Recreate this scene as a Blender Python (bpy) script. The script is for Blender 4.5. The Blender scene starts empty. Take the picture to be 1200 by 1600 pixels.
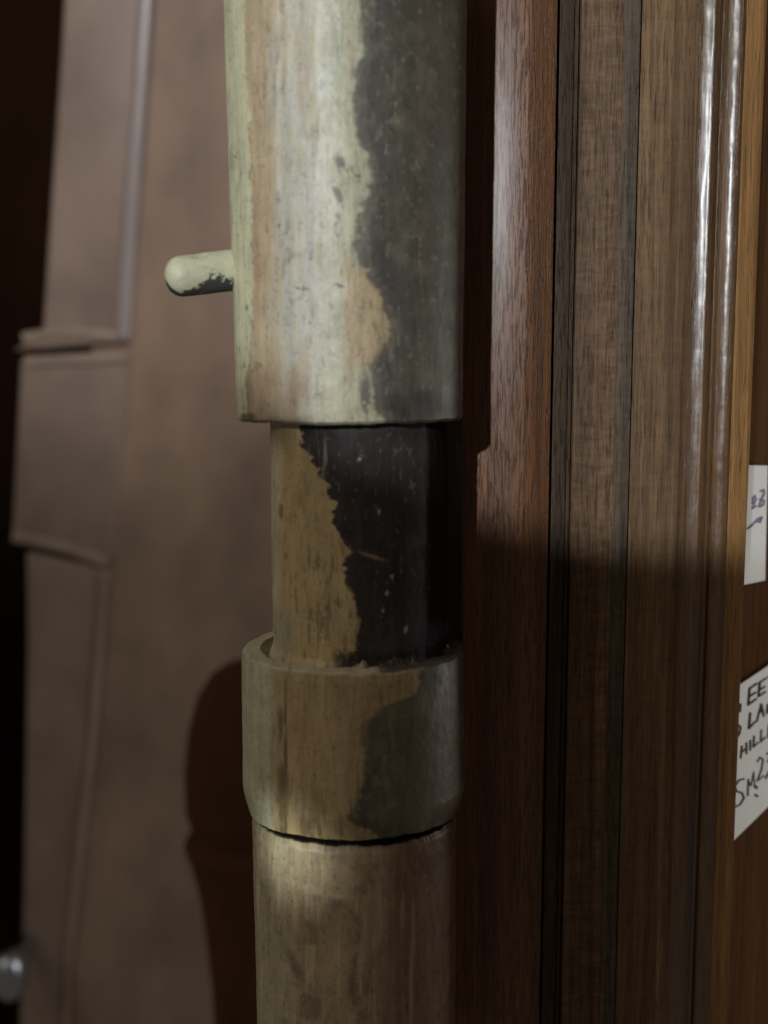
import bpy, math, random
import numpy as np
from mathutils import Matrix, Vector, Euler

random.seed(4); rng = np.random.default_rng(11)
SC = bpy.context.scene
COL = SC.collection

# ------------------------------------------------------------------ camera
F = 1800.0                       # focal length in pixels of the 1200x1600 photograph
CAM_Z = 1.2
cam_d = bpy.data.cameras.new('camera'); cam = bpy.data.objects.new('camera', cam_d); COL.objects.link(cam)
cam_d.sensor_fit = 'VERTICAL'; cam_d.sensor_height = 24.0; cam_d.lens = 24.0*F/1600.0
cam_d.clip_start = 0.005; cam_d.clip_end = 20.0
PITCH, ROLL = 7.0, 0.41
Mcam = Matrix.Translation((0, 0, CAM_Z)) @ Matrix.Rotation(math.radians(90-PITCH), 4, 'X') @ Matrix.Rotation(math.radians(-ROLL), 4, 'Z')
cam.matrix_world = Mcam
cam_d.dof.use_dof = True; cam_d.dof.focus_distance = 0.127; cam_d.dof.aperture_fstop = cam_d.lens/1.7
SC.camera = cam
R3 = np.array(Mcam.to_3x3())

def ray(px, py):
    return R3 @ np.array([(px-600)/F, (800-py)/F, -1.0])
def P(px, py, D):
    """world point on the sight line of a photo pixel, D metres in front of the lens (along +Y)"""
    d = ray(px, py); d = d*(D/d[1])
    return np.array([d[0], d[1], d[2]+CAM_Z])

# ------------------------------------------------------------------ world and lamps
W = bpy.data.worlds.new('World'); SC.world = W; W.use_nodes = True
bg = W.node_tree.nodes['Background']; bg.inputs[0].default_value = (1.0, 0.86, 0.72, 1); bg.inputs[1].default_value = 0.078
SC.view_settings.view_transform = 'Standard'; SC.view_settings.look = 'None'
SC.view_settings.exposure = 0.0; SC.view_settings.gamma = 1.0
SC.cycles.use_denoising = True
SC.cycles.max_bounces = 6

def lamp(name, kind, loc, target, energy, color, **kw):
    l = bpy.data.lights.new(name, kind); o = bpy.data.objects.new(name, l); COL.objects.link(o)
    l.energy = energy; l.color = color
    for k, v in kw.items(): setattr(l, k, v)
    o.location = loc
    o.rotation_euler = (Vector(target)-Vector(loc)).to_track_quat('-Z', 'Y').to_euler()
    return o
def dirvec(az, el):
    a, e = math.radians(az), math.radians(el)
    return np.array([math.sin(a)*math.cos(e), -math.cos(a)*math.cos(e), math.sin(e)])

HD = 0.120                                        # distance of the pipe axis
hinge_c = P(545, 600, HD)
key_p = hinge_c + 0.45*dirvec(-15, 12)
kf = P(900, 300, 0.13) - key_p; kd = np.linalg.norm(kf); kf = kf/kd
kr = np.cross(kf, [0, 0, 1]); kr /= np.linalg.norm(kr); ku = np.cross(kr, kf)
key_t = key_p + (kf + 0.020*kr + 0.060*ku)*kd
lamp('key_lamp', 'SPOT', key_p, key_t, 5.0, (0.90, 0.96, 1.0), spot_size=math.radians(16.5), spot_blend=0.05, shadow_soft_size=0.003)
back_t = P(200, 190, 0.50)
back_p = back_t + 0.62*dirvec(4, 24)
lamp('back_lamp', 'SPOT', back_p, back_t, 6.3, (1.0, 0.97, 0.97), spot_size=math.radians(30), spot_blend=0.9, shadow_soft_size=0.02)
lamp('left_lamp', 'AREA', hinge_c + 0.6*dirvec(-58, 34), hinge_c, 0.70, (1.0, 0.91, 0.77), shape='RECTANGLE', size=0.22, size_y=0.4)
rp = P(1185, 1000, 0.155)
lamp('right_lamp', 'AREA', rp + np.array([0.30, 0.155, -0.01]), rp, 0.70, (1.0, 0.97, 0.93), shape='RECTANGLE', size=0.07, size_y=0.2)
pt = P(430, 1338, 0.109)
lamp('beam_lamp', 'SPOT', pt + 0.30*dirvec(-38, 8), pt, 3.6, (0.93, 1.0, 0.95), spot_size=math.radians(2.1), spot_blend=1.0, shadow_soft_size=0.003)

# ------------------------------------------------------------------ helpers
def srgb(r, g, b):
    f = lambda c: (c/255/12.92) if c/255 <= 0.04045 else ((c/255+0.055)/1.055)**2.4
    return np.array([f(r), f(g), f(b)])

def empty(name, loc, label, cat, group=None):
    o = bpy.data.objects.new(name, None); COL.objects.link(o); o.location = loc
    o.empty_display_size = 0.01
    o['label'] = label; o['category'] = cat
    if group: o['group'] = group
    return o

def root_of(o):
    p = np.zeros(3)
    while o is not None:
        p = p + np.array(o.location); o = o.parent
    return p

def mesh(name, V, Fc, mat, parent=None, smooth=True, col=None, rough=None, auto=None):
    V = np.asarray(V, dtype=np.float64)
    loc = root_of(parent) if parent else np.zeros(3)
    m = bpy.data.meshes.new(name)
    if isinstance(Fc, np.ndarray) and Fc.ndim == 2:
        n, k = Fc.shape
        m.vertices.add(len(V)); m.vertices.foreach_set('co', (V-loc).astype(np.float32).ravel())
        m.loops.add(n*k); m.loops.foreach_set('vertex_index', Fc.astype(np.int32).ravel())
        m.polygons.add(n); m.polygons.foreach_set('loop_start', np.arange(0, n*k, k, dtype=np.int32))
        m.polygons.foreach_set('loop_total', np.full(n, k, dtype=np.int32))
        m.update(calc_edges=True)
    else:
        m.from_pydata([tuple(v) for v in (V-loc)], [], [tuple(int(i) for i in f) for f in Fc])
    m.validate()
    if smooth: m.polygons.foreach_set('use_smooth', [True]*len(m.polygons))
    if col is not None:
        a = m.attributes.new('paint', 'FLOAT_COLOR', 'POINT')
        a.data.foreach_set('color', np.concatenate([col, np.ones((len(col), 1))], 1).astype(np.float32).ravel())
    if rough is not None:
        a = m.attributes.new('rough', 'FLOAT', 'POINT'); a.data.foreach_set('value', rough.astype(np.float32).ravel())
    m.materials.append(mat)
    o = bpy.data.objects.new(name, m); COL.objects.link(o)
    if parent: o.parent = parent
    if auto is not None:
        m.set_sharp_from_angle(angle=math.radians(auto))
    return o

# value noise in numpy
_T = rng.random((256, 256))
def vnoise(x, y, seed=0):
    x = x + seed*17.31; y = y + seed*9.77
    xi = np.floor(x).astype(int); yi = np.floor(y).astype(int); fx = x-xi; fy = y-yi
    fx = fx*fx*(3-2*fx); fy = fy*fy*(3-2*fy)
    g = lambda a, b: _T[a & 255, b & 255]
    return (g(xi, yi)*(1-fx)+g(xi+1, yi)*fx)*(1-fy) + (g(xi, yi+1)*(1-fx)+g(xi+1, yi+1)*fx)*fy
def fbm(x, y, seed=0, oct=4):
    s = 0; a = 0.5; t = 0
    for k in range(oct):
        s = s + a*vnoise(x*2**k, y*2**k, seed+k*3); t += a; a *= 0.5
    return s/t
def sstep(a, b, x):
    t = np.clip((x-a)/(b-a), 0, 1); return t*t*(3-2*t)
def mix(c, d, m):
    return c*(1-m[..., None]) + np.asarray(d)*m[..., None]
def blob(X, Y, cx, cy, rx, ry, soft=0.35, rot=0.0):
    c, s = math.cos(rot), math.sin(rot)
    dx, dy = X-cx, Y-cy
    a, b = (dx*c+dy*s)/rx, (-dx*s+dy*c)/ry
    return 1-sstep(1-soft, 1+soft, np.sqrt(a*a+b*b))

# ------------------------------------------------------------------ materials
class NT:
    def __init__(s, name):
        s.m = bpy.data.materials.new(name); s.m.use_nodes = True; s.t = s.m.node_tree
        s.b = s.t.nodes['Principled BSDF']
    def n(s, typ, **kw):
        nd = s.t.nodes.new(typ)
        for k, v in kw.items(): setattr(nd, k, v)
        return nd
    def link(s, a, b): s.t.links.new(a, b)
    def coords(s, scale):
        tc = s.n('ShaderNodeTexCoord'); mp = s.n('ShaderNodeMapping')
        mp.inputs['Scale'].default_value = scale
        s.link(tc.outputs['Object'], mp.inputs['Vector']); return mp.outputs['Vector']
    def noise(s, scale, detail=4, rough=0.55, dist=0.0):
        nd = s.n('ShaderNodeTexNoise'); nd.inputs['Scale'].default_value = 1.0
        nd.inputs['Detail'].default_value = detail; nd.inputs['Roughness'].default_value = rough
        nd.inputs['Distortion'].default_value = dist
        s.link(s.coords(scale), nd.inputs['Vector']); return nd.outputs['Fac']
    def ramp(s, fac, stops):
        r = s.n('ShaderNodeValToRGB'); e = r.color_ramp.elements
        while len(e) < len(stops): e.new(0.5)
        for el, (p, c) in zip(e, stops):
            el.position = p; el.color = (*c, 1) if hasattr(c, '__len__') else (c, c, c, 1)
        s.link(fac, r.inputs['Fac']); return r.outputs['Color']
    def mixc(s, a, b, fac, mode='MIX'):
        nd = s.n('ShaderNodeMix', data_type='RGBA', blend_type=mode)
        for sock, v in ((nd.inputs['Factor'], fac), (nd.inputs['A'], a), (nd.inputs['B'], b)):
            if hasattr(v, 'is_linked'): s.link(v, sock)
            elif sock.type == 'RGBA': sock.default_value = (*v, 1)
            else: sock.default_value = v
        return nd.outputs['Result']
    def math(s, op, a, b=0.0):
        nd = s.n('ShaderNodeMath', operation=op)
        for sock, v in zip(nd.inputs, (a, b)):
            if hasattr(v, 'is_linked'): s.link(v, sock)
            else: sock.default_value = v
        return nd.outputs[0]
    def bump(s, h, strength, dist):
        nd = s.n('ShaderNodeBump'); nd.inputs['Strength'].default_value = strength; nd.inputs['Distance'].default_value = dist
        s.link(h, nd.inputs['Height']); s.link(nd.outputs['Normal'], s.b.inputs['Normal']); return nd

def paint_material():
    t = NT('worn_paint')
    at = t.n('ShaderNodeAttribute', attribute_name='paint'); ar = t.n('ShaderNodeAttribute', attribute_name='rough')
    streak = t.noise((900, 900, 60), 5, 0.6)
    c = t.mixc(at.outputs['Color'], t.ramp(streak, [(0.3, 0.72), (0.7, 1.12)]), 0.55, 'MULTIPLY')
    speck = t.noise((2600, 2600, 2200), 3, 0.6)
    c = t.mixc(c, t.ramp(speck, [(0.28, 0.7), (0.45, 1.0)]), 0.5, 'MULTIPLY')
    t.link(c, t.b.inputs['Base Color'])
    r2 = t.math('ADD', ar.outputs['Fac'], t.math('MULTIPLY', t.math('SUBTRACT', streak, 0.5), 0.25))
    t.link(r2, t.b.inputs['Roughness'])
    sp = t.n('ShaderNodeMapRange'); sp.inputs['From Min'].default_value = 0.62; sp.inputs['From Max'].default_value = 0.9
    sp.inputs['To Min'].default_value = 0.5; sp.inputs['To Max'].default_value = 0.04
    t.link(ar.outputs['Fac'], sp.inputs['Value']); t.link(sp.outputs['Result'], t.b.inputs['Specular IOR Level'])
    bw = t.n('ShaderNodeRGBToBW'); t.link(at.outputs['Color'], bw.inputs['Color'])
    h = t.math('ADD', t.math('MULTIPLY', streak, 0.6), t.math('MULTIPLY', t.noise((700, 700, 500), 4), 0.6))
    h = t.math('ADD', h, t.math('MULTIPLY', bw.outputs['Val'], 1.3))
    t.bump(h, 0.25, 0.00018)
    return t.m
PAINT = paint_material()

def wood(name, dark, light, rough=0.4, pore=0.6, fleck=0.0, coat=0.3, seed=0.0, bump=0.5, spec=0.5):
    t = NT(name); t.b.inputs['Specular IOR Level'].default_value = spec
    tc = t.n('ShaderNodeTexCoord')
    def nz(sx, sz, det=4, ro=0.6, dist=0.0, off=0.0):
        mp = t.n('ShaderNodeMapping'); mp.inputs['Scale'].default_value = (sx, sx, sz)
        mp.inputs['Location'].default_value = (seed*3.1+off, off, seed*1.7)
        t.link(tc.outputs['Object'], mp.inputs['Vector'])
        nd = t.n('ShaderNodeTexNoise'); nd.inputs['Scale'].default_value = 1; nd.inputs['Detail'].default_value = det
        nd.inputs['Roughness'].default_value = ro; nd.inputs['Distortion'].default_value = dist
        t.link(mp.outputs['Vector'], nd.inputs['Vector']); return nd.outputs['Fac']
    band = nz(420, 9, 4, 0.6, 0.4)
    fine = nz(2800, 110, 5, 0.7, 0.3, 5)
    pores = nz(4600, 330, 3, 0.6, 0.25, 9)
    c = t.ramp(band, [(0.3, dark), (0.72, light)])
    c = t.mixc(c, t.ramp(fine, [(0.3, 0.55), (0.7, 1.25)]), 0.8, 'MULTIPLY')
    pm = t.ramp(pores, [(0.33, 0.12), (0.47, 1.0)])
    pv = t.ramp(nz(330, 22, 3, 0.6, 0.3, 13), [(0.35, 0.15*pore), (0.65, pore)])
    c = t.mixc(c, pm, pv, 'MULTIPLY')
    c = t.mixc(c, t.ramp(nz(1500, 16, 4, 0.6, 0.25, 17), [(0.36, 0.62), (0.6, 1.12)]), 0.75, 'MULTIPLY')
    if fleck:
        fl = nz(260, 900, 3, 0.6, 1.2, 3)
        c = t.mixc(c, t.ramp(fl, [(0.38, 0.6), (0.62, 1.35)]), fleck, 'MULTIPLY')
    t.link(c, t.b.inputs['Base Color'])
    rr = t.math('ADD', rough, t.math('MULTIPLY', t.math('SUBTRACT', fine, 0.5), 0.35))
    t.link(rr, t.b.inputs['Roughness'])
    t.b.inputs['Coat Weight'].default_value = coat; t.b.inputs['Coat Roughness'].default_value = 0.28
    h = t.math('ADD', t.math('MULTIPLY', fine, 0.6), t.math('MULTIPLY', pm, 0.5))
    t.bump(h, bump, 0.00022)
    return t.m

def plain(name, color, rough=0.6, var=0.25, scale=(60, 60, 60), bump=0.0, spec=0.5, dist=0.0008):
    t = NT(name)
    f = t.noise(scale, 5, 0.6)
    c = t.mixc(color, t.ramp(f, [(0.3, 1-var), (0.7, 1+var)]), 1.0, 'MULTIPLY')
    t.link(c, t.b.inputs['Base Color']); t.b.inputs['Roughness'].default_value = rough
    t.b.inputs['Specular IOR Level'].default_value = spec
    if bump: t.bump(f, bump, dist)
    return t.m

# ------------------------------------------------------------------ the painted pipe
# sections are lathed about a vertical axis; paint layers are laid out on the unrolled surface
# (X across the front, Y down the pipe, both in photo pixels measured on the real pipe)
AX = float(P(547, 650, HD)[0]); AY = HD
fwd = R3 @ np.array([0, 0, -1.0])
def z_row(py):  return float(P(552, py, HD)[2])
ZT = np.array([z_row(y) for y in range(-400, 2401, 10)]); YT = np.arange(-400, 2401, 10)
def row_z(z):   return np.interp(-np.asarray(z), -ZT, YT)
def radius_for(hw, py):
    p = np.array([AX, AY, z_row(py)-CAM_Z]); d = float(p @ fwd)
    return d*math.sin(math.atan(hw/F))

front = np.linspace(-math.pi/2*1.08, math.pi/2*1.08, 430)
backa = np.linspace(math.pi/2*1.08, 2*math.pi-math.pi/2*1.08, 60)[1:-1]
ANG = np.concatenate([front, backa]); NS = len(ANG)
cang = (ANG + math.pi) % (2*math.pi) - math.pi
def unroll(a):
    a = np.asarray(a); h = math.pi/2
    return np.where(np.abs(a) <= h, np.sin(a), np.sign(a)*(1+(np.abs(a)-h)))
UN = unroll(cang)

def lathe(name, prof, paint_fn, parent, lump=0.00010, seed=1, tilt=0.0, edge=None, cx=None):
    """prof: list of (radius, z, subdivisions to next)"""
    rs, zs, tags = [], [], []
    for i in range(len(prof)-1):
        (r0, z0, n), (r1, z1, _) = prof[i], prof[i+1]
        for k in range(n):
            t = k/n; rs.append(r0+(r1-r0)*t); zs.append(z0+(z1-z0)*t)
    rs.append(prof[-1][0]); zs.append(prof[-1][1])
    rs = np.array(rs)[:, None]; zs = np.array(zs)[:, None]
    A = ANG[None, :]
    lum = (fbm(A*3+20+0*zs, zs*120+50, seed, 3)-0.5)*2*lump + (fbm(A*14+90+0*zs, zs*900+300, seed+5, 3)-0.5)*lump*0.7
    R = rs + lum*np.clip(rs/0.008, 0, 1)
    Z = zs + 0*A
    if edge is not None: Z = Z + edge(A, zs, rs)
    axx = AX if cx is None else cx
    X = axx + R*np.sin(A); Y = AY - R*np.cos(A)
    V = np.stack([X, Y, Z], -1).reshape(-1, 3)
    nr = len(rs)
    i = np.arange(nr-1)[:, None]; j = np.arange(NS)[None, :]; j2 = (j+1) % NS
    Fc = np.stack([i*NS+j, (i+1)*NS+j, (i+1)*NS+j2, i*NS+j2], -1).reshape(-1, 4)
    py = row_z(Z)
    # half-width in pixels at this height
    dcam = (np.stack([0*Z+axx, 0*Z+AY, Z-CAM_Z], -1) @ fwd)
    hw = F*rs/np.sqrt(np.maximum(dcam**2-rs**2, 1e-9))
    pcx = 547 + (py-650)*0.0115 + (axx-AX)*F/dcam
    px = pcx + hw*UN[None, :]
    col, ro = paint_fn(px, py, rs+0*A)
    return mesh(name, V, Fc, PAINT, parent, col=col.reshape(-1, 3), rough=ro.reshape(-1), auto=40)

def jag(py, seed, amp, freq):
    return (fbm(py*freq, py*0+3.3, seed, 5)-0.5)*2*amp

CREAM = np.array([0.585, 0.57, 0.385]); TAN = np.array([0.47, 0.375, 0.245]); PALE = np.array([0.54, 0.51, 0.40])
OCHRE = np.array([0.46, 0.345, 0.175]); ORANGE = np.array([0.49, 0.365, 0.215]); BROWN = np.array([0.25, 0.165, 0.09])
DARK = np.array([0.092, 0.080, 0.060]); BLACK = np.array([0.036, 0.028, 0.024])

def rag(px, py, seed, amp=1.0):
    a = 3 + 16*sstep(.4, .75, vnoise(py/60, py*0+seed*3.1, 7))
    return amp*((fbm(px/20, py/16, 200+seed, 5)-.5)*a*1.4 + (fbm(px/5, py/7, 210+seed, 3)-.5)*4)
def grain(px, py, seed):
    g = 1 + 0.30*(fbm(px/9, py/120, 230+seed, 5)-.5) + 0.26*(fbm(px/26, py/30, 240+seed, 4)-.5) + 0.18*(fbm(px/3.5, py/34, 250+seed, 3)-.5)
    g = g - 0.22*sstep(.66, .78, fbm(px/5, py/22, 260+seed, 3)) - 0.25*sstep(.72, .8, fbm(px/4, py/4, 270+seed, 2))
    return g[..., None]
def paint_sleeve(px, py, r):
    n1 = fbm(px/14, py/90, 2); n2 = fbm(px/30, py/25, 7); n3 = fbm(px/5, py/28, 12); nf = fbm(px/6, py/6, 31)
    c = np.broadcast_to(TAN, px.shape+(3,)).copy()
    # whitish middle, thin greenish cream right of it
    c = mix(c, PALE, sstep(418, 462, px+ (n1-.5)*70)*0.92)
    c = mix(c, [0.47, 0.45, 0.30], sstep(498, 522, px+(n1-.5)*50)*0.85)
    c = mix(c, [0.50, 0.50, 0.47], blob(px, py, 482, 320, 36, 330, .4)*sstep(.35, .6, n3)*0.55)
    # bare orange patch at the right edge of the light paint
    c = mix(c, ORANGE, sstep(532, 548, px+(n1-.5)*30)*sstep(405, 445, py)*(1-sstep(560, 585, py+(n2-.5)*40))*0.9)
    c = mix(c, ORANGE*0.95, sstep(528, 540, px+(n1-.5)*16)*(1-sstep(20, 70, py+(n2-.5)*60))*0.7)
    # bare tan streaks
    c = mix(c, [0.43, 0.31, 0.19], blob(px, py, 420, 340, 20, 150, .5)*sstep(.35, .6, n1)*0.8)
    c = mix(c, [0.40, 0.30, 0.19], sstep(.56, .72, n1)*sstep(404, 420, px)*(1-sstep(560, 570, px))*0.45)
    # grey blue scuffs
    c = mix(c, [0.30, 0.31, 0.30], blob(px, py, 440, 160, 10, 60, .6, .05)*sstep(.42, .6, n3)*0.8)
    c = mix(c, [0.30, 0.29, 0.23], sstep(.66, .8, n2)*sstep(440, 470, px)*0.5*sstep(250, 420, py))
    # lower end: shade left of a lit band painted in, with some dirt
    c = mix(c, BROWN, blob(px, py, 425, 615, 64, 44, .55)*(0.35+0.65*n1)*0.95)
    c = mix(c, [0.45, 0.40, 0.26], blob(px, py, 560, 628, 52, 22, .5, .12)*0.8)
    c = mix(c, BROWN*0.6, sstep(640, 653, py+(n2-.5)*14)*sstep(372, 384, px)*(1-sstep(470, 520, px))*0.75)
    # cream coat on the left flank with ragged edge
    xc = np.interp(py, [-200, 0, 100, 200, 260, 330, 420, 480, 560, 610, 660], [390, 392, 395, 402, 402, 406, 408, 407, 401, 391, 398]) + jag(py, 21, 5, .05) + jag(py, 22, 3, .16)
    c = mix(c, CREAM*0.94+0.02*n2[..., None], 1-sstep(-1.5, 2.5, px-xc+(nf-.5)*5))
    c = mix(c, [0.30, 0.26, 0.16], (1-sstep(0, 3.5, np.abs(px-xc-1)))*sstep(.5, .62, n2)*0.6)
    # dark coat on the right with ragged edge
    xb = np.interp(py, [-200, 0, 18, 30, 37, 46, 60, 100, 135, 148, 158, 200, 260, 278, 300, 330, 346, 400, 430, 450, 480, 512, 532, 552, 572, 600, 622, 640, 656, 700],
                   [566, 570, 567, 563, 549, 556, 564, 567, 574, 561, 557, 556, 562, 574, 578, 577, 564, 560, 563, 577, 592, 605, 602, 593, 578, 580, 588, 594, 602, 602])
    xb = xb + jag(py, 41, 4, .07) + jag(py, 44, 3, .25)
    d = px-xb + rag(px, py, 1)
    dm = np.maximum(sstep(-3.5, 5.0, d)*(0.86+0.14*sstep(4, 26, d)), 0.6*sstep(-13, 5, d)*sstep(.46, .62, n3))
    for (bx, by, rx, ry, ro) in ((540, 290, 8, 16, -.45), (535, 330, 5, 20, -.4), (535, 368, 5, 11, 0), (560, 300, 10, 4, .8), (536, 384, 4, 8, 0), (513, 38, 5, 9, -.2), (566, 372, 6, 26, .1), (450, 372, 3, 4, 0), (536, 460, 9, 3, .2), (482, 462, 12, 2.5, .2), (574, 610, 8, 30, 0), (396, 485, 3, 7, .3), (377, 260, 2, 3, 0)):
        dm = np.maximum(dm, blob(px, py, bx, by, rx, ry, .45, ro)*sstep(.36, .56, nf)*0.8)
    dk = np.broadcast_to(DARK, px.shape+(3,)).copy()
    dk = mix(dk, [0.074, 0.072, 0.070], (1-sstep(10, 70, px-xb+(n2-.5)*60))*0.7)
    dk = mix(dk, [0.115, 0.092, 0.066], sstep(640, 720, px+(n1-.5)*80)*0.5)
    dk = mix(dk, [0.135, 0.118, 0.085], sstep(.48, .72, fbm(px/18, py/26, 51))*0.7)
    dk = mix(dk, [0.22, 0.195, 0.15], sstep(.64, .80, fbm(px/6, py/9, 53))*0.65)
    dk = mix(dk, [0.14, 0.13, 0.095], sstep(.6, .75, fbm(px/7, py/60, 55))*sstep(480, 600, py)*0.6)
    dk = mix(dk, [0.04, 0.037, 0.032], blob(px, py, 640, 632, 60, 20, .5)*0.7)
    c = c*grain(px, py, 1)
    dk = dk*grain(px, py, 5)*1.08
    c = mix(c, dk, dm)
    # edge wear and grime at the bottom lip
    c = mix(c, BLACK, sstep(652, 656, py)*0.6)
    c = mix(c, BLACK, blob(px, py, 396, 647, 16, 6, .4, -.1)*0.7)
    ro = 0.44 + 0.22*(1-sstep(395, 430, px)) + (n2-.5)*.2 + 0.03*dm
    return c, ro

def paint_neck(px, py, r):
    n1 = fbm(px/10, py/60, 3); n2 = fbm(px/24, py/22, 8); nf = fbm(px/5, py/5, 33)
    c = np.broadcast_to(OCHRE*1.08, px.shape+(3,)).copy()
    c = mix(c, [0.52, 0.46, 0.32], (1-sstep(436, 452, px+(n1-.5)*16))*0.8)
    c = mix(c, BROWN*0.8, sstep(.56, .72, fbm(px/7, py/26, 61))*sstep(440, 455, px)*0.65*sstep(780, 860, py))
    c = mix(c, BROWN*0.7, blob(px, py, 445, 790, 4, 12, .5)*.8)
    c = mix(c, [0.36, 0.34, 0.24], blob(px, py, 445, 970, 24, 34, .6)*.7)
    c = mix(c, [0.7, 0.62, 0.46], blob(px, py, 508, 968, 9, 9, .5)*sstep(.4, .6, nf))
    xb = np.interp(py, [600, 655, 690, 705, 730, 755, 775, 790, 815, 830, 842, 850, 870, 890, 915, 940, 965, 990, 1005, 1040],
                   [472, 474, 480, 492, 507, 520, 531, 526, 536, 541, 558, 541, 540, 548, 558, 563, 563, 557, 535, 520])
    xb = xb + jag(py, 71, 4, .09) + jag(py, 74, 4, .28)
    dm = sstep(-2.5, 3.5, px-xb+rag(px, py, 2, 2.1))
    dk = np.broadcast_to(np.array([0.032, 0.024, 0.022]), px.shape+(3,)).copy()
    dk = mix(dk, [0.26, 0.25, 0.20], blob(px, py, 505, 704, 18, 30, .6)*sstep(.45, .62, fbm(px/4, py/40, 63))*0.8)
    dk = mix(dk, [0.20, 0.16, 0.13], sstep(.70, .80, fbm(px/5, py/8, 65))*0.5)
    dk = mix(dk, [0.05, 0.055, 0.065], blob(px, py, 645, 985, 60, 40, .6)*.8)
    dk = mix(dk, BLACK*.35, sstep(664, 672, px+(n1-.5)*5)*(1-sstep(940, 985, py))*0.92)  # shaded right edge of the neck painted black
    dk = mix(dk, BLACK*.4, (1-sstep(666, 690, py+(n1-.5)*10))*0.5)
    dk = mix(dk, [0.28, 0.20, 0.11], blob(px, py, 583, 848, 20, 3, .4, .33)*.7)
    for bx, by in ((611, 880), (604, 904), (592, 784), (565, 706), (598, 930), (632, 958)):
        dk = mix(dk, [0.5, 0.45, 0.38], blob(px, py, bx, by, 2.6, 5, .7, .3)*sstep(.42, .6, nf)*.8)
    c = c*grain(px, py, 2)
    dk = dk*(0.55+1.0*fbm(px/4, py/70, 67))[..., None]*1.05
    c = mix(c, dk, dm)
    c = mix(c, BLACK*.5, sstep(980, 996, py+(nf-.5)*26)*sstep(520, 535, px)*.8)
    return c, 0.50+(n2-.5)*.2+0.16*dm+0.45*dm*sstep(660, 668, px+(n1-.5)*5)

def paint_collar(px, py, r):
    n1 = fbm(px/12, py/110, 4); n2 = fbm(px/26, py/24, 9); nf = fbm(px/5, py/5, 35); n3 = fbm(px/5, py/45, 14)
    c = np.broadcast_to(OCHRE*.92, px.shape+(3,)).copy()
    c = mix(c, BROWN*1.0, sstep(.5, .68, n3)*sstep(440, 450, px)*0.45)
    c = mix(c, [0.5, 0.36, 0.19], blob(px, py, 505, 1120, 40, 70, .7)*0.45)
    c = mix(c, BROWN*.62, blob(px, py, 455, 1120, 9, 90, .6, .03)*sstep(.3, .55, n3)*0.9)
    c = mix(c, BROWN*.6, blob(px, py, 462, 1250, 22, 44, .8)*sstep(.42, .6, n3)*0.8)
    c = mix(c, BROWN*.7, blob(px, py, 515, 1255, 24, 50, .8)*sstep(.5, .62, n3)*0.7)
    c = mix(c, CREAM*0.84, (1-sstep(430, 446, px+(n1-.5)*22+(nf-.5)*6)))
    c = mix(c, [0.40, 0.38, 0.24], (1-sstep(440, 452, px))*sstep(.5, .7, n2)*.5)
    xb = np.interp(py, [940, 1030, 1046, 1056, 1075, 1100, 1150, 1182, 1200, 1212, 1222, 1232, 1242, 1262, 1285, 1320],
                   [660, 655, 640, 600, 580, 570, 573, 567, 555, 546, 556, 580, 594, 592, 582, 584])
    xb = xb + jag(py, 81, 5, .12) + jag(py, 84, 4, .35)
    dm = np.maximum(sstep(-4, 5, px-xb+rag(px, py, 3)), 0.5*sstep(-16, 4, px-xb)*sstep(.5, .64, n3))
    c = c*grain(px, py, 3)
    dk = np.broadcast_to(np.array([0.118, 0.098, 0.058]), px.shape+(3,)).copy()
    dk = mix(dk, [0.060, 0.052, 0.040], (1-sstep(20, 60, px-xb))*0.6)
    dk = mix(dk, [0.21, 0.18, 0.12], blob(px, py, 606, 1110, 8, 60, .7)*sstep(.4, .6, n3)*.8)
    dk = mix(dk, [0.17, 0.15, 0.10], blob(px, py, 632, 1060, 40, 26, .7)*.6)
    dk = mix(dk, [0.19, 0.16, 0.11], sstep(.62, .78, fbm(px/10, py/14, 85))*.5)
    dk = mix(dk, [0.10, 0.06, 0.03], sstep(660, 720, px+(n1-.5)*40)*.6)
    dk = mix(dk, BLACK, blob(px, py, 705, 1250, 40, 22, .6, -.4)*.7)
    dk = mix(dk, [0.16, 0.13, 0.08], sstep(.5, .7, fbm(px/22, py/30, 87))*.6)*grain(px, py, 6)
    c = mix(c, dk*1.2, dm)
    c = mix(c, BLACK*.5, sstep(0.0001, 0.0005, R_T-r)*(py > 1200))  # shade in the gap below the collar painted black
    return c, 0.50+(n2-.5)*.2, 

def paint_rim(px, py, r):
    n2 = fbm(px/20, py/10, 10); nf = fbm(px/5, py/4, 37)
    c = np.broadcast_to(CREAM*0.9, px.shape+(3,)).copy()
    c = mix(c, [0.55, 0.46, 0.34], sstep(490, 520, px+(n2-.5)*30))
    c = mix(c, [0.085, 0.082, 0.078], sstep(580, 610, px+(n2-.5)*40+(nf-.5)*14))
    c = mix(c, BROWN*.6, sstep(.68, .78, nf)*.5)
    return c, 0.55+(n2-.5)*.2

def paint_collar_all(px, py, r):
    c, ro = paint_collar(px, py, r)
    c2, ro2 = paint_rim(px, py, r)
    w = sstep(z_off*0+0.0, 1.0, np.clip((R_COL*0.988-r)/(R_COL*0.03), 0, 1))*(py < 1120)
    return mix(c, c2, w), ro*(1-w)+ro2*w

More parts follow.
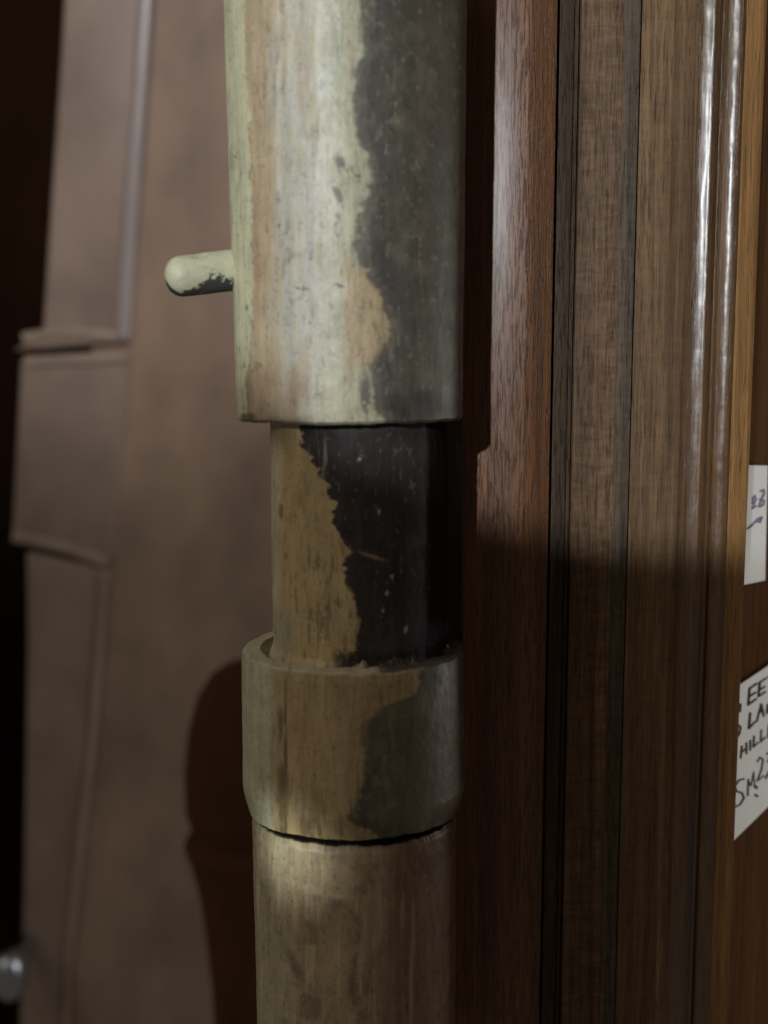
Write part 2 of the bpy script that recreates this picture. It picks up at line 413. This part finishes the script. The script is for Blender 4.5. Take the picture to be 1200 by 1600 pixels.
def paint_tube(px, py, r):
    n1 = fbm(px/16, py/150, 5); n2 = fbm(px/34, py/40, 11); nf = fbm(px/5, py/6, 39); n3 = fbm(px/6, py/70, 15)
    L = np.array([0.37, 0.320, 0.200]); Md = np.array([0.36, 0.272, 0.165]); Rr = np.array([0.21, 0.115, 0.066])
    c = np.broadcast_to(L, px.shape+(3,)).copy()
    c = mix(c, Md, sstep(445, 505, px+(n1-.5)*60))
    c = mix(c, Md*.7, blob(px, py, 575, 1420, 26, 60, .5)*.8*sstep(.3, .6, n1))
    c = mix(c, Rr, sstep(560, 650, px+(n1-.5)*60))
    c = mix(c, c*1.5, sstep(.58, .7, n3)*.5)
    c = mix(c, c*.55, sstep(.58, .74, n2)*.8)
    c = mix(c, c*.6, sstep(.66, .74, nf)*.5)
    c = c*grain(px, py, 4)
    c = mix(c, [0.46, 0.36, 0.25], blob(px, py, 500, 1325, 60, 5, .6, .12)*sstep(.35, .5, nf)*.8)
    for bx, by, rx, ry in ((628, 1360, 3, 26), (643, 1390, 3, 46), (587, 1400, 4, 8), (545, 1560, 4, 40), (640, 1480, 3, 60), (536, 1545, 12, 8)):
        c = mix(c, [0.42, 0.32, 0.24], blob(px, py, bx, by, rx, ry, .6)*.6)
    c = mix(c, BLACK, blob(px, py, 470, 1440, 8, 26, .7, -.5)*.45)
    c = mix(c, BLACK*.5, sstep(0.00025, 0.0005, R_T-r))  # shade in the gap above the tube painted black
    return c, 0.48+(n2-.5)*.25

pipe = empty('painted_pipe', (AX, AY, z_row(1760)), 'upright metal pipe with worn cream, tan and black paint, stepped collar and short side peg', 'pipe')
R_S0 = radius_for(176, 655); R_S1 = radius_for(190, 0)
z_s = z_row(655); z_top = z_row(-160)
R_N = radius_for(137, 820); R_COL = radius_for(173, 1090); R_T = radius_for(158, 1330)
NX = float(P(562, 820, HD)[0]) - float(P(549, 820, HD)[0])
def sleeve_edge(A, zs, rs):
    near = np.clip(1-(zs-z_s)/0.004, 0, 1)
    return near*((fbm(A*9+40, 0*A+2, 91, 3)-.5)*0.00035)
slp = (R_S1-R_S0)/(z_row(0)-z_s)
lathe('upper_sleeve', [(R_S0+slp*(z_top-z_s), z_top, 470), (R_S0+0.00002, z_s+0.0003, 3), (R_S0-0.0003, z_s, 6), (R_N-0.001, z_s+0.0001, 1)], paint_sleeve, pipe, lump=0.00009, seed=2, edge=sleeve_edge)
z_rim = z_row(1008); z_cb = z_row(1226); z_g = z_row(1262)
z_off = 0.0
lathe('neck', [(R_N, z_s+0.002, 230), (R_N+0.0001, z_rim+0.0006, 6), (R_N+0.0008, z_rim-0.0012, 1)], paint_neck, pipe, lump=0.00010, seed=12, cx=AX+NX)
def collar_edge(A, zs, rs):
    up = np.clip(1-np.abs(zs-z_rim)/0.0015, 0, 1)
    return up*((fbm(A*7+10, 0*A+6, 95, 4)-.5)*0.0004) + np.clip(1-(zs-z_g)/0.004, 0, 1)*0.0011*np.cos(A) + np.clip(1-np.abs(zs-z_g)/0.001, 0, 1)*((fbm(A*8+10, 0*A+9, 97, 4)-.5)*0.0004)
z_g2 = z_g + 0.0001
cham = [(R_COL+0.0001, z_cb+0.0006, 6)]
for k in range(1, 9):
    t = k/8; cham.append((R_COL+0.0001-(R_COL-R_T-0.0001)*(0.75*t**1.5+0.25*t), z_cb+0.0006-(z_cb+0.0006-z_g)*t, 3))
lathe('collar', [(R_N-0.0006, z_rim-0.0012, 4), (R_N+0.0004, z_rim-0.0007, 6), (R_N+0.0010, z_rim-0.00005, 4), (R_COL-0.0020, z_rim+0.00005, 12), (R_COL-0.0005, z_rim, 6), (R_COL-0.0001, z_rim-0.0003, 4), (R_COL, z_rim-0.001, 190)]
      + cham + [(R_T-0.0006, z_g-0.0001, 2), (R_T-0.0022, z_g, 1)], paint_collar_all, pipe, lump=0.00010, seed=22, edge=collar_edge)
z_t0 = z_row(1268); z_b = z_row(1760)
def tube_edge(A, zs, rs):
    w = np.clip(1-np.abs(zs-z_t0)/0.0012, 0, 1)
    return w*((fbm(A*10+10, 0*A+12, 99, 4)-.5)*0.0006 - 0.00042*np.clip(np.cos(A-0.15), 0, 1)**1.5 + 0.0011*np.cos(A))
lathe('lower_tube', [(R_T-0.0016, z_g+0.0004, 2), (R_T-0.0014, z_t0+0.0001, 4), (R_T-0.0003, z_t0-0.0001, 3), (R_T, z_t0-0.0005, 290), (R_T, z_b, 1), (0.0005, z_b, 1)], paint_tube, pipe, lump=0.00008, seed=32, edge=tube_edge)

# crumbling filler between the neck and the collar
def paint_filler(px, py, r):
    nf = fbm(px/5, py/5, 301); n2 = fbm(px/16, py/12, 303)
    c = np.broadcast_to(np.array([0.36, 0.31, 0.2]), px.shape+(3,)).copy()
    c = mix(c, [0.50, 0.40, 0.28], sstep(455, 490, px+(n2-.5)*40))
    c = mix(c, [0.060, 0.056, 0.054], sstep(560, 600, px+(n2-.5)*60+(nf-.5)*20))
    c = mix(c, BROWN*.5, sstep(.55, .68, nf)*.6)
    c = mix(c, [0.55, 0.48, 0.38], sstep(.70, .78, fbm(px/4, py/4, 305))*sstep(480, 520, px)*.7)
    return c, 0.8+0*px
def filler_edge(A, zs, rs):
    g = fbm(A*9+30, rs*2500+5, 311, 4); g2 = fbm(A*26+30, rs*5000+5, 313, 3)
    top = sstep(0.3, 0.6, np.clip(1-np.abs(rs-(R_N+0.0004))/0.0009, 0, 1))
    chip = sstep(-0.2, 0.5, np.sin(A*1.0+0.3))
    return -0.0011*(1-chip) + top*((g-.46)*0.0022*(0.03+0.97*chip) + (g2-.5)*0.0007*(0.04+0.96*chip))
lathe('filler', [(R_N-0.0004, z_rim-0.0010, 3), (R_N-0.0001, z_rim+0.0002, 6), (R_N+0.0005, z_rim+0.0002, 6), (R_N+0.0011, z_rim-0.00005, 5), (R_N+0.0014, z_rim-0.0006, 1)], paint_filler, pipe, lump=0.00016, seed=42, edge=filler_edge, cx=AX+NX*0.6)

# black bar added for the shaded recess between the neck and the frame
def shade_bar():
    a = P(668, 700, 0.1128); b_ = P(722, 700, 0.1245); zt, zb = z_s-0.0001, z_rim-0.001
    nx, nz = 16, 90; V = []
    for i in range(nz+1):
        z = zt+(zb-zt)*i/nz
        for j in range(nx+1):
            u = j/nx; x = a[0]+(b_[0]-a[0])*u + (float(fbm(np.array(z*1500), np.array(3.0), 150, 3))-.5)*0.0002
            y = 0.1140 + 0.0105*u + (float(fbm(np.array(z*900), np.array(u*6), 151, 4))-.5)*0.0004
            V.append((x, y, z))
    nb = len(V); V += [(v[0], 0.1300, v[2]) for v in V[:nb]]
    Fc = []
    for i in range(nz):
        for j in range(nx):
            k = i*(nx+1)+j; Fc.append((k, k+nx+1, k+nx+2, k+1)); Fc.append((nb+k, nb+k+1, nb+k+nx+2, nb+k+nx+1))
        k = i*(nx+1); Fc.append((k, nb+k, nb+k+nx+1, k+nx+1)); k += nx; Fc.append((k, k+nx+1, nb+k+nx+1, nb+k))
    for j in range(nx):
        Fc.append((j, j+1, nb+j+1, nb+j)); k = nz*(nx+1)+j; Fc.append((k, nb+k, nb+k+1, k+1))
    m = plain('recess_shade', (0.012, 0.011, 0.010), 0.75, 0.6, (900, 900, 500), 0.5, spec=0.2, dist=0.0003)
    mesh('shade_bar', V, Fc, m, pipe)
shade_bar()

# side peg: a short rounded pin pointing left, its tip a little lower
def side_peg():
    a = P(372, 421, HD-0.001); b = P(258, 435, HD-0.004)
    ax = b-a; L = np.linalg.norm(ax); ax /= L
    rr = 31/F*HD
    side = np.cross(ax, [0, 0, 1.0]); side /= np.linalg.norm(side); up = np.cross(side, ax)
    ts = np.concatenate([np.linspace(-0.06, 0.74, 60), 0.74+0.26*np.sin(np.linspace(0, math.pi/2, 24))[1:]])
    nseg = 96; V = []; col = []; ro = []
    for t in ts:
        k = max(0, (t-0.74)/0.26)
        r = rr*(1-0.03*t)*(max(0.0, 1-k**2.6))**0.5
        if k >= 1: r = rr*0.05
        an = np.linspace(0, 2*math.pi, nseg, endpoint=False)
        nn = 1+0.05*(fbm(an*2+4, an*0+t*6, 110, 3)-.5)
        pts = a + ax*L*t + (np.cos(an)*r*nn)[:, None]*side + (np.sin(an)*r*nn)[:, None]*up
        V.append(pts)
        low = -np.sin(an)
        nz_ = fbm(an*4+8, an*0+t*9, 112, 4); nz2 = fbm(an*14, an*0+t*40, 114, 3)
        c = np.broadcast_to(np.array([0.60, 0.59, 0.42]), (nseg, 3)).copy()
        c = mix(c, [0.33, 0.31, 0.22], sstep(.6, .75, nz_)*.5)
        dmm = sstep(0.34, 0.48, low + (nz_-.5)*1.1 + (nz2-.5)*.5 - 0.45*sstep(.45, .75, np.full(nseg, t)) + 0.1)
        c = mix(c, [0.06, 0.062, 0.06], dmm)
        c = mix(c, [0.05, 0.05, 0.05], np.full(nseg, 1-sstep(0.05, 0.13, t))*sstep(-.2, .1, nz_-.5+0.1)*.7)
        col.append(c); ro.append(0.5+0*an)
    V = np.concatenate(V); nr = len(ts)
    i = np.arange(nr-1)[:, None]; j = np.arange(nseg)[None, :]; j2 = (j+1) % nseg
    Fc = np.stack([i*nseg+j, i*nseg+j2, (i+1)*nseg+j2, (i+1)*nseg+j], -1).reshape(-1, 4)
    return mesh('peg', V, Fc, PAINT, pipe, col=np.concatenate(col), rough=np.concatenate(ro))
side_peg()

# ------------------------------------------------------------------ wooden door frame, right
ZF0, ZF1 = z_row(2300), z_row(-420)
Z300 = float(P(900, 300, 0.135)[2])
class Walk:
    """walks along the section of the frame; px are photo pixels at row 300"""
    def __init__(s, px, D): s.p = P(px, 300, D)[:2]; s.pts = [s.p]
    def to(s, px, alpha):
        a = math.radians(alpha); d = np.array([math.cos(a), -math.sin(a)])
        r = ray(px, 300)[:2]; r = r/np.linalg.norm(r)
        A = np.array([[d[0], -r[0]], [d[1], -r[1]]]); t, _ = np.linalg.solve(A, -s.p)
        s.p = s.p + d*t; s.pts.append(s.p); return s
    def deep(s, dy):
        r = ray(600 + F*s.p[0]/s.p[1]*0 + 0, 300)[:2]
        s.p = s.p*(1+dy/s.p[1]); s.pts.append(s.p); return s
    def arc(s, px, bulge, n=9):
        """convex (bulge>0) or hollow rounding to px, keeping depth"""
        p0 = s.p.copy(); r = ray(px, 300)[:2]; p1 = r*(p0[1]/r[1])
        nrm = -(p0+p1)/np.linalg.norm(p0+p1)
        for k in range(1, n+1):
            t = k/n; s.pts.append(p0+(p1-p0)*t + nrm*bulge*math.sin(math.pi*t)**0.8)
        s.p = s.pts[-1]; return s
    def take(s):
        q = s.pts; s.pts = [s.p]; return q

def strip(name, sec, mat, parent, rows=60, wob=0.0, seed=0, auto=35, back=0.146):
    sec = np.array(sec)
    first, last = sec[0], sec[-1]
    f = first*(back/first[1]) + np.array([0.0004, 0]); l = last*(back/last[1]) - np.array([0.0014, 0])
    inset = 0.00003
    full = np.concatenate([[f], sec, [l]])
    # soften the corners by subdividing the front
    n = len(full)
    zs = np.linspace(ZF1, ZF0, rows)
    V = []
    for i, z in enumerate(zs):
        q = full.copy(); q[:, 0] += (z-Z300)*0.0078
        if wob:
            for j in range(3, n-3):
                w = (float(fbm(np.array(z*520+seed*5), np.array(j*.3), 120+seed, 4))-.5)*2*wob
                w2 = (float(fbm(np.array(z*220+seed*5), np.array(j*.4), 140+seed, 2))-.5)*2*wob
                q[j] = q[j]*(1-(w+w2)/q[j][1])
        V.append(np.concatenate([q, np.full((n, 1), z)], 1))
    V = np.concatenate(V)
    Fc = []
    for i in range(rows-1):
        for j in range(n):
            j2 = (j+1) % n
            Fc.append((i*n+j, (i+1)*n+j, (i+1)*n+j2, i*n+j2))
    Fc.append(tuple(range(n))); Fc.append(tuple((rows-1)*n+j for j in range(n-1, -1, -1)))
    return mesh(name, V, Fc, mat, parent, auto=auto)

W_JAMB = wood('jamb_wood', (0.135, 0.050, 0.016), (0.25, 0.096, 0.032), rough=0.43, pore=0.7, coat=0.25, seed=1, bump=0.9)
W_EDGE = wood('edge_wood', (0.045, 0.026, 0.014), (0.12, 0.070, 0.038), rough=0.6, pore=0.8, coat=0.0, seed=5, bump=0.7, spec=0.25)
W_OAK = wood('oak_board', (0.125, 0.068, 0.035), (0.29, 0.170, 0.094), rough=0.52, pore=0.8, fleck=0.5, coat=0.0, seed=2, spec=0.2)
W_STAIN = wood('stained_oak', (0.078, 0.053, 0.034), (0.165, 0.115, 0.074), rough=0.52, pore=0.8, fleck=0.35, coat=0.0, seed=9, spec=0.25)
W_OAK2 = wood('oak_strip', (0.14, 0.080, 0.040), (0.30, 0.178, 0.092), rough=0.52, pore=0.6, fleck=0.2, coat=0.0, seed=3, spec=0.2)
W_MOLD = wood('moulding_wood', (0.11, 0.055, 0.022), (0.22, 0.115, 0.046), rough=0.34, pore=0.6, coat=1.0, seed=4)
W_CORNER = wood('corner_wood', (0.31, 0.155, 0.055), (0.54, 0.29, 0.11), rough=0.55, pore=0.5, coat=0.0, seed=7, spec=0.25)
W_DARK = wood('panel_wood', (0.085, 0.042, 0.019), (0.14, 0.070, 0.032), rough=0.7, pore=0.3, coat=0.0, seed=6, spec=0.0)

w = Walk(700, 0.1330)
frame = empty('door_frame', (float(w.p[0]), float(w.p[1]), ZF0), 'varnished brown oak door frame with moulded vertical strips to the right of the pipe', 'door frame')
w.to(775, 12).to(823, 13); w.to(827, -5); w.to(866, -24)
strip('jamb_board', w.take(), W_JAMB, frame, rows=80, wob=0.00003, seed=1)
w.deep(0.005); w.to(870, 0); w.take(); w.deep(-0.0052)
w.take(); w.to(873, 22).to(878, 5).to(884, 24).to(892, -8); w.deep(0.0006).to(894, 0).deep(-0.0006); w.to(899, 15).deep(0.0008).to(903, 0)
strip('edge_strip', w.take(), W_EDGE, frame, rows=260, wob=0.00006, seed=2)
w.deep(-0.0012); w.take(); w.to(906, 30).to(969, 5)
strip('stile_board', w.take(), W_OAK, frame, rows=80, wob=0.00003, seed=3)
w.deep(-0.00008); w.take(); w.to(994, 4)
strip('stile_board', w.take(), W_STAIN, frame, rows=80, wob=0.00003, seed=8)
w.deep(0.0002).to(996, 0); w.take(); w.deep(-0.0001).to(1048, 3).to(1052, -12).to(1072, 2).to(1085, -8)
strip('stile_board', w.take(), W_OAK2, frame, rows=120, wob=0.00003, seed=4)
w.take(); w.to(1089, -8).to(1092, 4).to(1098, 12).to(1104, 17).to(1108, 28).to(1110, -10).to(1112, -45).to(1120, 0)
strip('moulding', w.take(), W_MOLD, frame, rows=1100, wob=0.000035, seed=5, auto=85)
w.take(); w.to(1124, 5).to(1127, -55).to(1131, 58).to(1134, 40).to(1139, 27).to(1144, 17).to(1150, 8).to(1156, -25)
strip('bead', w.take(), W_MOLD, frame, rows=1100, wob=0.00005, seed=6, auto=85)
w.take(); w.to(1160, -6).to(1184, -20).to(1187, -28)
strip('corner_strip', w.take(), W_CORNER, frame, rows=120, wob=0.00004, seed=7)
corner = w.p.copy()
def backing():
    a = P(712, 300, 0.1462); b_ = P(1180, 300, 0.1462)
    V = [np.array([x + (z-Z300)*0.0078, y, z]) for z in (ZF0, ZF1) for x, y in ((a[0], .1462), (b_[0], .1462), (b_[0], .1500), (a[0], .1500))]
    mesh('backing_board', V, [(0, 1, 5, 4), (1, 2, 6, 5), (2, 3, 7, 6), (3, 0, 4, 7), (0, 3, 2, 1), (4, 5, 6, 7)], W_DARK, frame, smooth=False)
backing()

# ------------------------------------------------------------------ dark side panel and its two paper notes
vp_az = math.atan((1900-600)/F*1.0)
pd = np.array([math.sin(vp_az), math.cos(vp_az)])            # direction in which the panel recedes
p0 = P(1160, 800, 0.144)[:2]
def on_panel(px, py, lift=0.0):
    r = ray(px, py); n = np.array([pd[1], -pd[0]])
    t = (n @ p0 + lift)/(n @ r[:2]); q = r*t
    return np.array([q[0], q[1], q[2]+CAM_Z])
side_panel = empty('side_panel', (float(p0[0]), float(p0[1]), ZF0), 'dark red-brown wooden panel behind the frame that carries the paper notes', 'panel')
def panel_quad():
    a = p0 - pd*0.004; b = p0 + pd*0.25; n = np.array([-pd[1], pd[0]])*0.006
    c = [a, b, b+n, a+n]
    V = [np.array([*q, z]) for z in (ZF0, ZF1) for q in c]
    return V, [(0, 1, 5, 4), (1, 2, 6, 5), (2, 3, 7, 6), (3, 0, 4, 7), (0, 3, 2, 1), (4, 5, 6, 7)]
V, Fc = panel_quad()
mesh('panel_board', V, Fc, W_DARK, side_panel, smooth=False)
PAPER = plain('note_paper', (0.74, 0.74, 0.71), 0.8, 0.04, (90, 90, 90), 0.1)
INK = plain('ink', (0.075, 0.070, 0.075), 0.9, 0.1, spec=0.0)
INKB = plain('blue_ink', (0.20, 0.19, 0.33), 0.9, 0.1, spec=0.0)

def note(quad, label, strokes, ink, name='paper_note'):
    c4 = [on_panel(x, y, 0.0006) for x, y in quad]                     # corner points on the panel plane
    n3 = np.array([pd[1], -pd[0], 0.0])
    base = (c4[2]+c4[3])/2
    t = empty(name, tuple(base), label, 'paper note')
    N = 14; V = []
    for i in range(N+1):
        for j in range(N+1):
            u, v = i/N, j/N
            q = (c4[0]*(1-u)+c4[1]*u)*(1-v)+(c4[3]*(1-u)+c4[2]*u)*v
            V.append(q + n3*0.00008*math.sin(u*3.0+v*1.3))
    nb = len(V); V += [q-n3*0.00012 for q in V[:nb]]
    Fc = []
    for i in range(N):
        for j in range(N):
            k = i*(N+1)+j
            Fc.append((k, k+1, k+N+2, k+N+1)); Fc.append((nb+k, nb+k+N+1, nb+k+N+2, nb+k+1))
    sheet = mesh('sheet', V, Fc, PAPER, t)
    if strokes:
        VV, FF = [], []
        for pts, wd in strokes:
            pts = [np.array(p, float) for p in pts]
            for k in range(len(pts)-1):
                a, b = pts[k], pts[k+1]; d = b-a; d = d/np.linalg.norm(d); nn = np.array([-d[1], d[0]])*wd*0.36
                a = a-d*wd*.3; b = b+d*wd*.3
                q = [on_panel(*(a+nn), 0.00074+0.000004*(len(VV)//4 % 7)), on_panel(*(b+nn), 0.00074+0.000004*(len(VV)//4 % 7)), on_panel(*(b-nn), 0.00074+0.000004*(len(VV)//4 % 7)), on_panel(*(a-nn), 0.00074+0.000004*(len(VV)//4 % 7))]
                i0 = len(VV); VV += q; FF.append((i0, i0+1, i0+2, i0+3))
        h = mesh('handwriting', VV, FF, ink, t, smooth=False)
    return t
def glyphs():
    S = []
    def s(*p, w=4.0): S.append((list(p), w))
    # small mark, then E E T A
    s((1156, 1102), (1158, 1100), (1157, 1112), w=3.2)
    s((1172, 1076), (1170, 1101)); s((1173, 1075), (1183, 1068)); s((1172, 1088), (1181, 1082)); s((1170, 1101), (1182, 1092))
    s((1188, 1066), (1186, 1088)); s((1188, 1066), (1197, 1060)); s((1187, 1078), (1195, 1073)); s((1186, 1088), (1196, 1081))
    s((1201, 1058), (1216, 1048)); s((1209, 1053), (1207, 1076)); s((1220, 1068), (1228, 1040), (1234, 1058)); s((1222, 1056), (1233, 1050))
    # O  L A C E
    s((1152, 1138), (1155, 1133), (1158, 1136), (1156, 1147), (1151, 1154), w=3.0)
    s((1173, 1114), (1171, 1138), (1180, 1128)); s((1183, 1127), (1190, 1100), (1194, 1119)); s((1186, 1114), (1193, 1110))
    s((1208, 1096), (1200, 1102), (1199, 1114), (1208, 1107)); s((1214, 1090), (1213, 1106)); s((1214, 1090), (1222, 1085)); s((1213, 1098), (1220, 1094))
    # H I L L N
    s((1160, 1166), (1158, 1184), w=3.4); s((1167, 1161), (1167, 1177), w=3.4); s((1160, 1175), (1167, 1169), w=3.2)
    s((1173, 1157), (1173, 1172), w=3.2); s((1179, 1150), (1178, 1167), (1185, 1160), w=3.2); s((1190, 1141), (1189, 1159), (1196, 1152), w=3.4); s((1201, 1152), (1202, 1133), (1209, 1145), (1210, 1127))
    # S M 2 3
    s((1163, 1217), (1155, 1219), (1149, 1228), (1151, 1236), (1160, 1239), (1163, 1247), (1157, 1257), (1146, 1262), w=3.6)
    s((1169, 1243), (1170, 1218), w=3.0); s((1170, 1220), (1174, 1228), (1178, 1206), w=2.2); s((1178, 1208), (1180, 1230), w=2.2)
    s((1184, 1190), (1188, 1183), (1193, 1187), (1190, 1204), (1184, 1220), (1194, 1212), w=2.8)
    s((1199, 1178), (1207, 1172), (1201, 1190), (1208, 1196), (1197, 1216), w=3.6)
    s((1180, 1228), (1183, 1231), w=5.0); s((1181, 1242), (1184, 1244), w=4.4)
    return S
n2strokes = []
def b(*p, w=3.2): n2strokes.append((list(p), w))
b((1178, 779), (1176, 787), w=2.6); b((1176, 779), (1180, 774), (1182, 780), (1176, 795), (1183, 790), w=2.4)
b((1189, 768), (1194, 765), (1195, 771), (1189, 782), (1187, 792), (1193, 789), (1195, 782), (1188, 780), w=3.0)
b((1169, 826), (1177, 819), (1182, 814), (1188, 816), (1191, 808), (1183, 812), w=3.4); b((1169, 826), (1176, 821), w=3)
note([(1166, 727), (1199.5, 727.5), (1196.5, 907), (1154, 915)], 'upper small white note with faint blue scribble on the dark panel', n2strokes, INKB)
note([(1132, 1086), (1290, 979), (1290, 1172), (1118, 1340)], 'lower large white note with four lines of black handwriting', glyphs(), INK)

# ------------------------------------------------------------------ left background: blocks, board, shadow solid, dark backdrop
MUD = plain('brown_distemper', (0.275, 0.190, 0.138), 0.6, 0.32, (22, 22, 15), 0.2)
MUD2 = plain('brown_plaster', (0.245, 0.178, 0.142), 0.5, 0.25, (26, 26, 18), 0.2)
BD = 0.50
wall = empty('painted_wall', tuple(P(300, 1760, BD)), 'blurred reddish-brown painted wall with three raised blocks behind the pipe', 'wall')
def slab(name, px, D, depth, mat, parent, bevel=0.0, seg=5):
    """a slab whose front outline is given; thickness runs away from the viewer"""
    pts = [P(x, y, D) for x, y in px]
    n = len(pts); V = pts + [q+np.array([0, depth, 0]) for q in pts]
    Fc = [tuple(range(n-1, -1, -1)), tuple(range(n, 2*n))] + [(i, (i+1) % n, n+(i+1) % n, n+i) for i in range(n)]
    o = mesh(name, V, Fc, mat, parent, smooth=False)
    if bevel:
        md = o.modifiers.new('bevel', 'BEVEL'); md.width = bevel; md.segments = seg; md.limit_method = 'ANGLE'
        o.data.polygons.foreach_set('use_smooth', [True]*len(o.data.polygons))
    return o
slab('wall_board', [(185, -260), (900, -260), (900, 1900), (40, 1900), (120, 1000)], BD, 0.02, MUD, wall)
slab('block', [(114, -260), (241, -260), (236, 0), (226, 140), (214, 330), (200, 536), (18, 548), (66, 520), (80, 300), (96, 60)], BD-0.003, 0.022, MUD2, wall, 0.0016)
slab('block', [(32, 560), (205, 545), (198, 640), (185, 760), (172, 872), (96, 858), (18, 832)], BD-0.002, 0.022, MUD2, wall, 0.0015)
slab('block', [(40, 862), (170, 890), (160, 960), (148, 1120), (140, 1250), (110, 1500), (86, 1900), (20, 1900), (36, 1400), (42, 1000)], BD-0.002, 0.022, MUD2, wall, 0.0015)

def bead(px, D, rpx, mat, name='bead'):
    """a rounded moulding of half-width rpx following a line on the wall"""
    r = rpx/F*D; V = []; Fc = []; ns = 12
    pts = [P(x, y, D) for x, y in px]
    for i, q in enumerate(pts):
        d = pts[min(i+1, len(pts)-1)]-pts[max(i-1, 0)]; d /= np.linalg.norm(d); sd = np.cross(d, [0, 1.0, 0])
        for j in range(ns):
            a = 2*math.pi*j/ns; V.append(q + sd*r*math.cos(a) + np.array([0, 1.0, 0])*r*0.45*math.sin(a))
    for i in range(len(pts)-1):
        for j in range(ns):
            Fc.append((i*ns+j, (i+1)*ns+j, (i+1)*ns+(j+1) % ns, i*ns+(j+1) % ns))
    Fc.append(tuple(range(ns))); Fc.append(tuple(len(V)-1-j for j in range(ns)))
    return mesh(name, V, Fc, mat, wall, auto=60)
GLOSS = plain('glossy_edge_highlight', (0.265, 0.225, 0.22), 0.36, 0.2, (40, 40, 20), 0.1, spec=1.0)  # lighter bluish tint paints in the highlight along the block edge
DULL = plain('dull_brown_paint', (0.29, 0.22, 0.17), 0.5, 0.25, (40, 40, 20), 0.2)
bead([(230, -260), (228, 0), (219, 140), (207, 300), (197, 430), (191, 530)], BD-0.0030, 11, GLOSS)
bead([(36, 528), (70, 522), (120, 519), (186, 526)], BD-0.0026, 8, DULL)
bead([(40, 566), (110, 562), (200, 560)], BD-0.0022, 9, DULL)
bead([(20, 838), (60, 846), (110, 858), (168, 880)], BD-0.0025, 10, DULL)
bead([(162, 900), (152, 1050), (142, 1180), (126, 1300), (106, 1500), (92, 1800)], BD-0.0022, 7, DULL)

SHADOW_BROWN = plain('shadow_brown', (0.080, 0.034, 0.015), 0.85, 0.3, (40, 40, 14), 0.2, spec=0.1)
def shadow_solid():  # solid shaped like the collar's cast shadow, added for its darkness
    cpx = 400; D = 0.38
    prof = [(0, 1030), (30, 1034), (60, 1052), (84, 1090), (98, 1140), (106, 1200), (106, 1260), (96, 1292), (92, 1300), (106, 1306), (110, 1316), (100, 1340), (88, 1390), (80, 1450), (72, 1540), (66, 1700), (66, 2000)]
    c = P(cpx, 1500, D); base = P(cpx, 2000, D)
    t = empty('shadow_solid', (c[0], c[1], base[2]), 'dark brown rounded solid standing in for the collar shadow behind the pipe', 'shadow shape')
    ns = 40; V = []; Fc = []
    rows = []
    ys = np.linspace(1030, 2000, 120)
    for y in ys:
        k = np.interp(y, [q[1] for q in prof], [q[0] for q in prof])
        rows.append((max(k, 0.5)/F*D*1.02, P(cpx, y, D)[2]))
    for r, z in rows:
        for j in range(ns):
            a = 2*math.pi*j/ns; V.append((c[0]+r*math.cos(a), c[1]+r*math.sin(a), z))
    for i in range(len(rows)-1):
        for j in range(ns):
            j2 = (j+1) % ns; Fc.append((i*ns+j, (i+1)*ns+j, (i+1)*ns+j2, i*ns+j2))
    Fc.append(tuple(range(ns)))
    mesh('shadow_body', V, Fc, SHADOW_BROWN, t)
shadow_solid()

BLK = plain('backdrop_dark', (0.012, 0.005, 0.002), 0.9, 0.5, (18, 18, 8), 0.0, spec=0.05)
backdrop = slab('dark_backdrop', [(-500, -300), (160, -300), (160, 1900), (-500, 1900)], BD+0.03, 0.02, BLK, None)  # near-black sheet added where the room falls dark
backdrop['label'] = 'very dark brown backdrop added for the dark room at the far left edge'; backdrop['category'] = 'cabinet'

def knob():
    D = 0.47; c = P(16, 1522, D)
    M = NT('dark_metal'); M.b.inputs['Base Color'].default_value = (0.46, 0.49, 0.56, 1); M.b.inputs['Metallic'].default_value = 1.0
    M.b.inputs['Roughness'].default_value = 0.30
    f = M.noise((300, 300, 300), 3); M.bump(f, 0.15, 0.0004)
    t = empty('metal_knob', tuple(c-np.array([0, 0, 0.008])), 'small shiny dark metal knob catching light at the lower left corner', 'knob')
    prof = [(0.0, -0.008), (0.003, -0.0078), (0.0058, -0.0062), (0.0074, -0.003), (0.0078, 0.0), (0.0072, 0.0032), (0.0056, 0.006), (0.004, 0.0085), (0.0034, 0.011), (0.0034, 0.016), (0.0034, 0.030)]
    ns = 48; V = []; Fc = []
    for r, y in prof:
        for j in range(ns):
            a = 2*math.pi*j/ns; V.append((c[0]+max(r, 1e-5)*math.cos(a), c[1]+y, c[2]+1.5*max(r, 1e-5)*math.sin(a)))
    for i in range(len(prof)-1):
        for j in range(ns):
            j2 = (j+1) % ns; Fc.append((i*ns+j, i*ns+j2, (i+1)*ns+j2, (i+1)*ns+j))
    mesh('knob_body', V, Fc, M.m, t)
knob()
